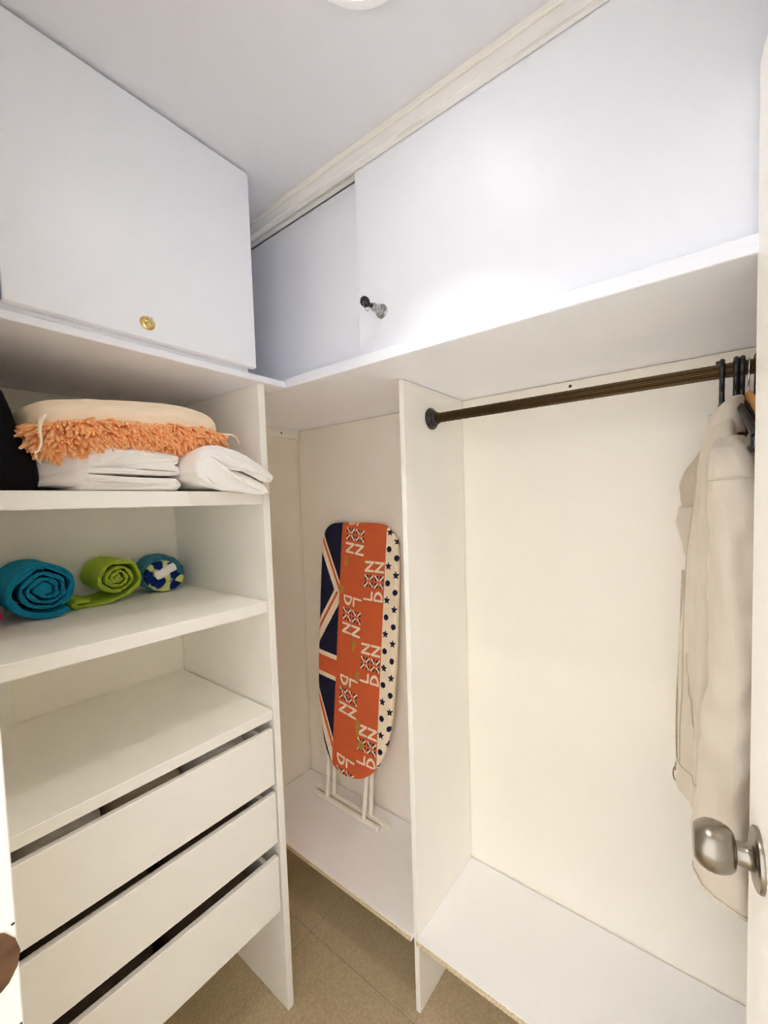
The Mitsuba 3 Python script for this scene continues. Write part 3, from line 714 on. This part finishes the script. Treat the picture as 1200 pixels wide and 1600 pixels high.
for z, w, df, db in zip(zf, Wn, Df, Db):
    cx_, sy_ = np.cos(ths), np.sin(ths)
    x = np.where(cx_ < 0, -df * np.abs(cx_) ** 1.25, db * np.abs(cx_) ** .8)
    y = w * sg(sy_, .82)
    fold = .0085 * np.sin(ths * 7 + 2.2 * np.sin(z * 5)) * np.clip((1.5 - z) * 3, 0, 1) * (.4 + .6 * np.abs(sy_))
    w3 = meshkit.fbm(np.column_stack([x * 16, y * 14, np.full(nt, z * 5)]), 3, 4) - .5
    rr_ = 1 + (fold + .012 * w3) / .07
    for a0, dep, wid in ((3.72, .16, .13), (4.25, .10, .10), (2.5, .12, .14)):                # long hanging folds
        d0 = (ths - (a0 + .16 * math.sin(z * 4.2 + a0) + .25 * (z - 1.2)))
        rr_ = rr_ - dep * np.exp(-(d0 / wid) ** 2) * np.clip((1.56 - z) * 5, 0, 1) * np.clip((z - .86) * 6, .2, 1)
    if z < .925: rr_ = rr_ + .03                                                             # hem band
    rings.append(np.column_stack([JX + x * rr_, JY + y * (1 + (rr_ - 1) * .35), np.full(nt, z) + .035 * (y / .15) * -1 * np.clip((1.0 - z) / .13, 0, 1) * .4]))
body = put('body', loft(rings), 'jacket_cloth', t, smooth=60)
def sleeve(path, ra, rb, seed, n=40, k=60):
    P = curve(path, 14); u = np.linspace(0, 1, len(P)); th = np.arange(n) / n * 2 * np.pi
    A, B_ = np.interp(u, *ra), np.interp(u, *rb); R_ = []
    for i, c in enumerate(P):
        pt = np.column_stack([A[i] * np.cos(th), B_[i] * np.sin(th), np.zeros(n)])
        q = np.column_stack([np.cos(th) * 1.6, np.sin(th) * 1.6, np.full(n, c[2] * 11)]) + seed
        w = meshkit.fbm(q, 3, seed) - .5
        w2 = .05 * np.sin(th * 5 + c[2] * 9 + seed)
        el = math.exp(-((c[2] - 1.13) / .12) ** 2) + .5 * math.exp(-((c[2] - 1.44) / .07) ** 2)
        w2 = w2 + .055 * el * np.sin(c[2] * 75 + 3 * np.sin(th * 2 + seed))
        pt[:, :2] *= (1 + .38 * w + w2)[:, None]
        R_.append(pt + c)
    return R_
R_ = sleeve([[.024, .925, 1.592], [.032, .880, 1.53], [.040, .848, 1.40], [.044, .836, 1.24], [.034, .830, 1.08], [.022, .826, .94], [.024, .824, .84], [.024, .824, .812]], ([0, .06, .2, .5, .8, .93, 1], [.020, .034, .045, .047, .049, .046, .045]), ([0, .06, .2, .5, .8, 1], [.03, .045, .050, .046, .044, .042]), 6)
for r in R_[-14:]: r[:, 2] -= (r[:, 0] - .02) * .25                         # the cuff droops to the right
RN = R_; s1 = put('sleeve', loft(R_), 'jacket_cloth', t, smooth=60)
R_ = sleeve([[.012, 1.075, 1.592], [-.002, 1.115, 1.52], [-.008, 1.138, 1.36], [0, 1.135, 1.22], [.010, 1.13, 1.05], [.012, 1.13, .92], [.012, 1.13, .80]], ([0, .06, .2, .5, 1], [.020, .034, .042, .040, .038]), ([0, .06, .2, .5, 1], [.025, .036, .040, .036, .034]), 9)
put('sleeve', loft(R_), 'jacket_cloth', t, smooth=60)
# collar: a standing band open at the front
cr = []
for h, gx, gy, lean in ((0, .036, .062, 0), (.02, .037, .060, -.001), (.045, .036, .055, -.002), (.066, .034, .050, -.002), (.070, .032, .047, -.002), (.066, .030, .044, -.002), (.04, .031, .049, -.001), (.005, .031, .054, 0)):
    q = np.radians(np.linspace(-152, 152, 60))
    w = meshkit.fbm(np.column_stack([np.cos(q) * 2, np.sin(q) * 2, np.full(60, h * 20)]), 2, 3) - .5
    cr.append(np.column_stack([.014 + lean + gx * np.cos(q) * (1 + .10 * w), JY - .012 + gy * np.sin(q) * (1 + .10 * w), 1.605 + h * (1 + .10 * w) * (1 - .75 * (np.abs(q) / 2.66) ** 4) - .012 * (1 - np.cos(q))]))
put('collar', loft(cr, caps=False, closed=False), 'jacket_cloth', t, smooth=60)
# the far front panel falls open: lining above, cloth below
def flap(zz, xs, ys, wd, mat, name, seed):
    fl = []
    for z in np.linspace(zz[0], zz[-1], 30):
        xo, yc, hw = np.interp(z, zz, xs), np.interp(z, zz, ys), np.interp(z, zz, wd)
        q = np.arange(40) / 40 * 2 * np.pi
        w = meshkit.fbm(np.column_stack([np.cos(q) * 1.5, np.sin(q) * 1.5, np.full(40, z * 22)]) + seed, 3, seed) - .5
        x = np.where(np.cos(q) > 0, xo + (-.010 - xo) * (1 - np.cos(q) ** .8), -.010 + .012 * np.abs(np.cos(q)))
        x = np.where(np.cos(q) > 0, -.010 + (xo + .010) * np.abs(np.cos(q)) ** .8, x)
        fl.append(np.column_stack([x + .012 * w, yc + hw * np.sin(q) * (1 + .5 * w), np.full(40, z)]))
    return put(name, loft(fl), mat, t, smooth=60)
flap([1.300, 1.345, 1.381, 1.43, 1.463, 1.475], [-.030, -.046, -.056, -.068, -.060, -.030], [1.045, 1.05, 1.055, 1.06, 1.06, 1.06], [.018, .034, .046, .052, .046, .02], 'jacket_cloth', 'front_flap', 4)
flap([1.440, 1.475, 1.508, 1.54, 1.565, 1.592], [-.040, -.060, -.064, -.050, -.034, -.014], [1.06, 1.05, 1.045, 1.035, 1.03, 1.025], [.020, .036, .040, .036, .028, .015], 'jacket_lining', 'lapel', 7)
# placket and pocket seams on the near front panel
def on_body(th, z):
    i = int(np.argmin(np.abs(zf - z))); j = int(th / (2 * np.pi) * nt) % nt
    p = np.array(rings[i][j]); o_ = p - [JX, JY, p[2]]; o_[2] = 0
    return p + o_ / np.linalg.norm(o_) * .0010
put('placket_seam', tube([on_body(3.42, z) for z in np.linspace(.93, 1.52, 40)], .0012, 6), 'jacket_lining', t, smooth=60)
put('hem_seam', tube([on_body(a, .926) for a in np.linspace(3.2, 4.6, 24)], .0013, 6), 'jacket_lining', t, smooth=60)
put('pocket_seam', tube([on_body(a, z) for a, z in zip(np.linspace(3.62, 3.80, 12), np.linspace(1.17, 1.01, 12))], .0018, 6), 'jacket_lining', t, smooth=60)
# zip along the front edge
zc = [[JX - np.interp(z, zf, Df) - .0015 - .004 * math.sin(z * 14) * .5, JY - .002, z] for z in np.linspace(1.33, .905, 40)]
zp = put('zipper', tube(zc, .0022, 8), 'jacket_lining', t, smooth=60)
teeth = []
for i, c in enumerate(curve(zc, 3)): teeth.append(box(c[0] - .0042, c[0] + .001, c[1] - .0018, c[1] + .0018, c[2] - .0011, c[2] + .0011, .0004))
k = put('teeth', cat(teeth), 'zip_metal', zp); labels[k] = {'kind': 'stuff'}
c = np.array(zc[-1]); th = np.linspace(0, 2 * np.pi, 30)
put('pull', cat([box(c[0] - .007, c[0] + .001, c[1] - .004, c[1] + .003, c[2] - .012, c[2] + .004, .001), moved(tube(np.column_stack([.006 * np.sin(th), 0 * th, .016 * np.cos(th)]), .0014, 8), c + [-.004, -.004, -.018])]), 'zip_metal', zp, smooth=40)
# cuff band with a stitched seam
seam = np.array([q for q in RN[int(len(RN) * .165)]]); cen = seam.mean(0)
seam = cen + (seam - cen) * [1.04, 1.04, 1] + np.column_stack([0 * seam[:, :2], .05 * (seam[:, 0] - cen[0])])
put('seam', tube(np.vstack([seam[18:], seam[:6]]), .0016, 6), 'jacket_cloth', t, smooth=60)
put('cuff', loft(np.array([[*(q[:2] * 1.03 - np.array([.024, .824]) * .03), q[2]] for r in RN[-6:] for q in r]).reshape(6, -1, 3), caps=False), 'jacket_cloth', t, smooth=60)
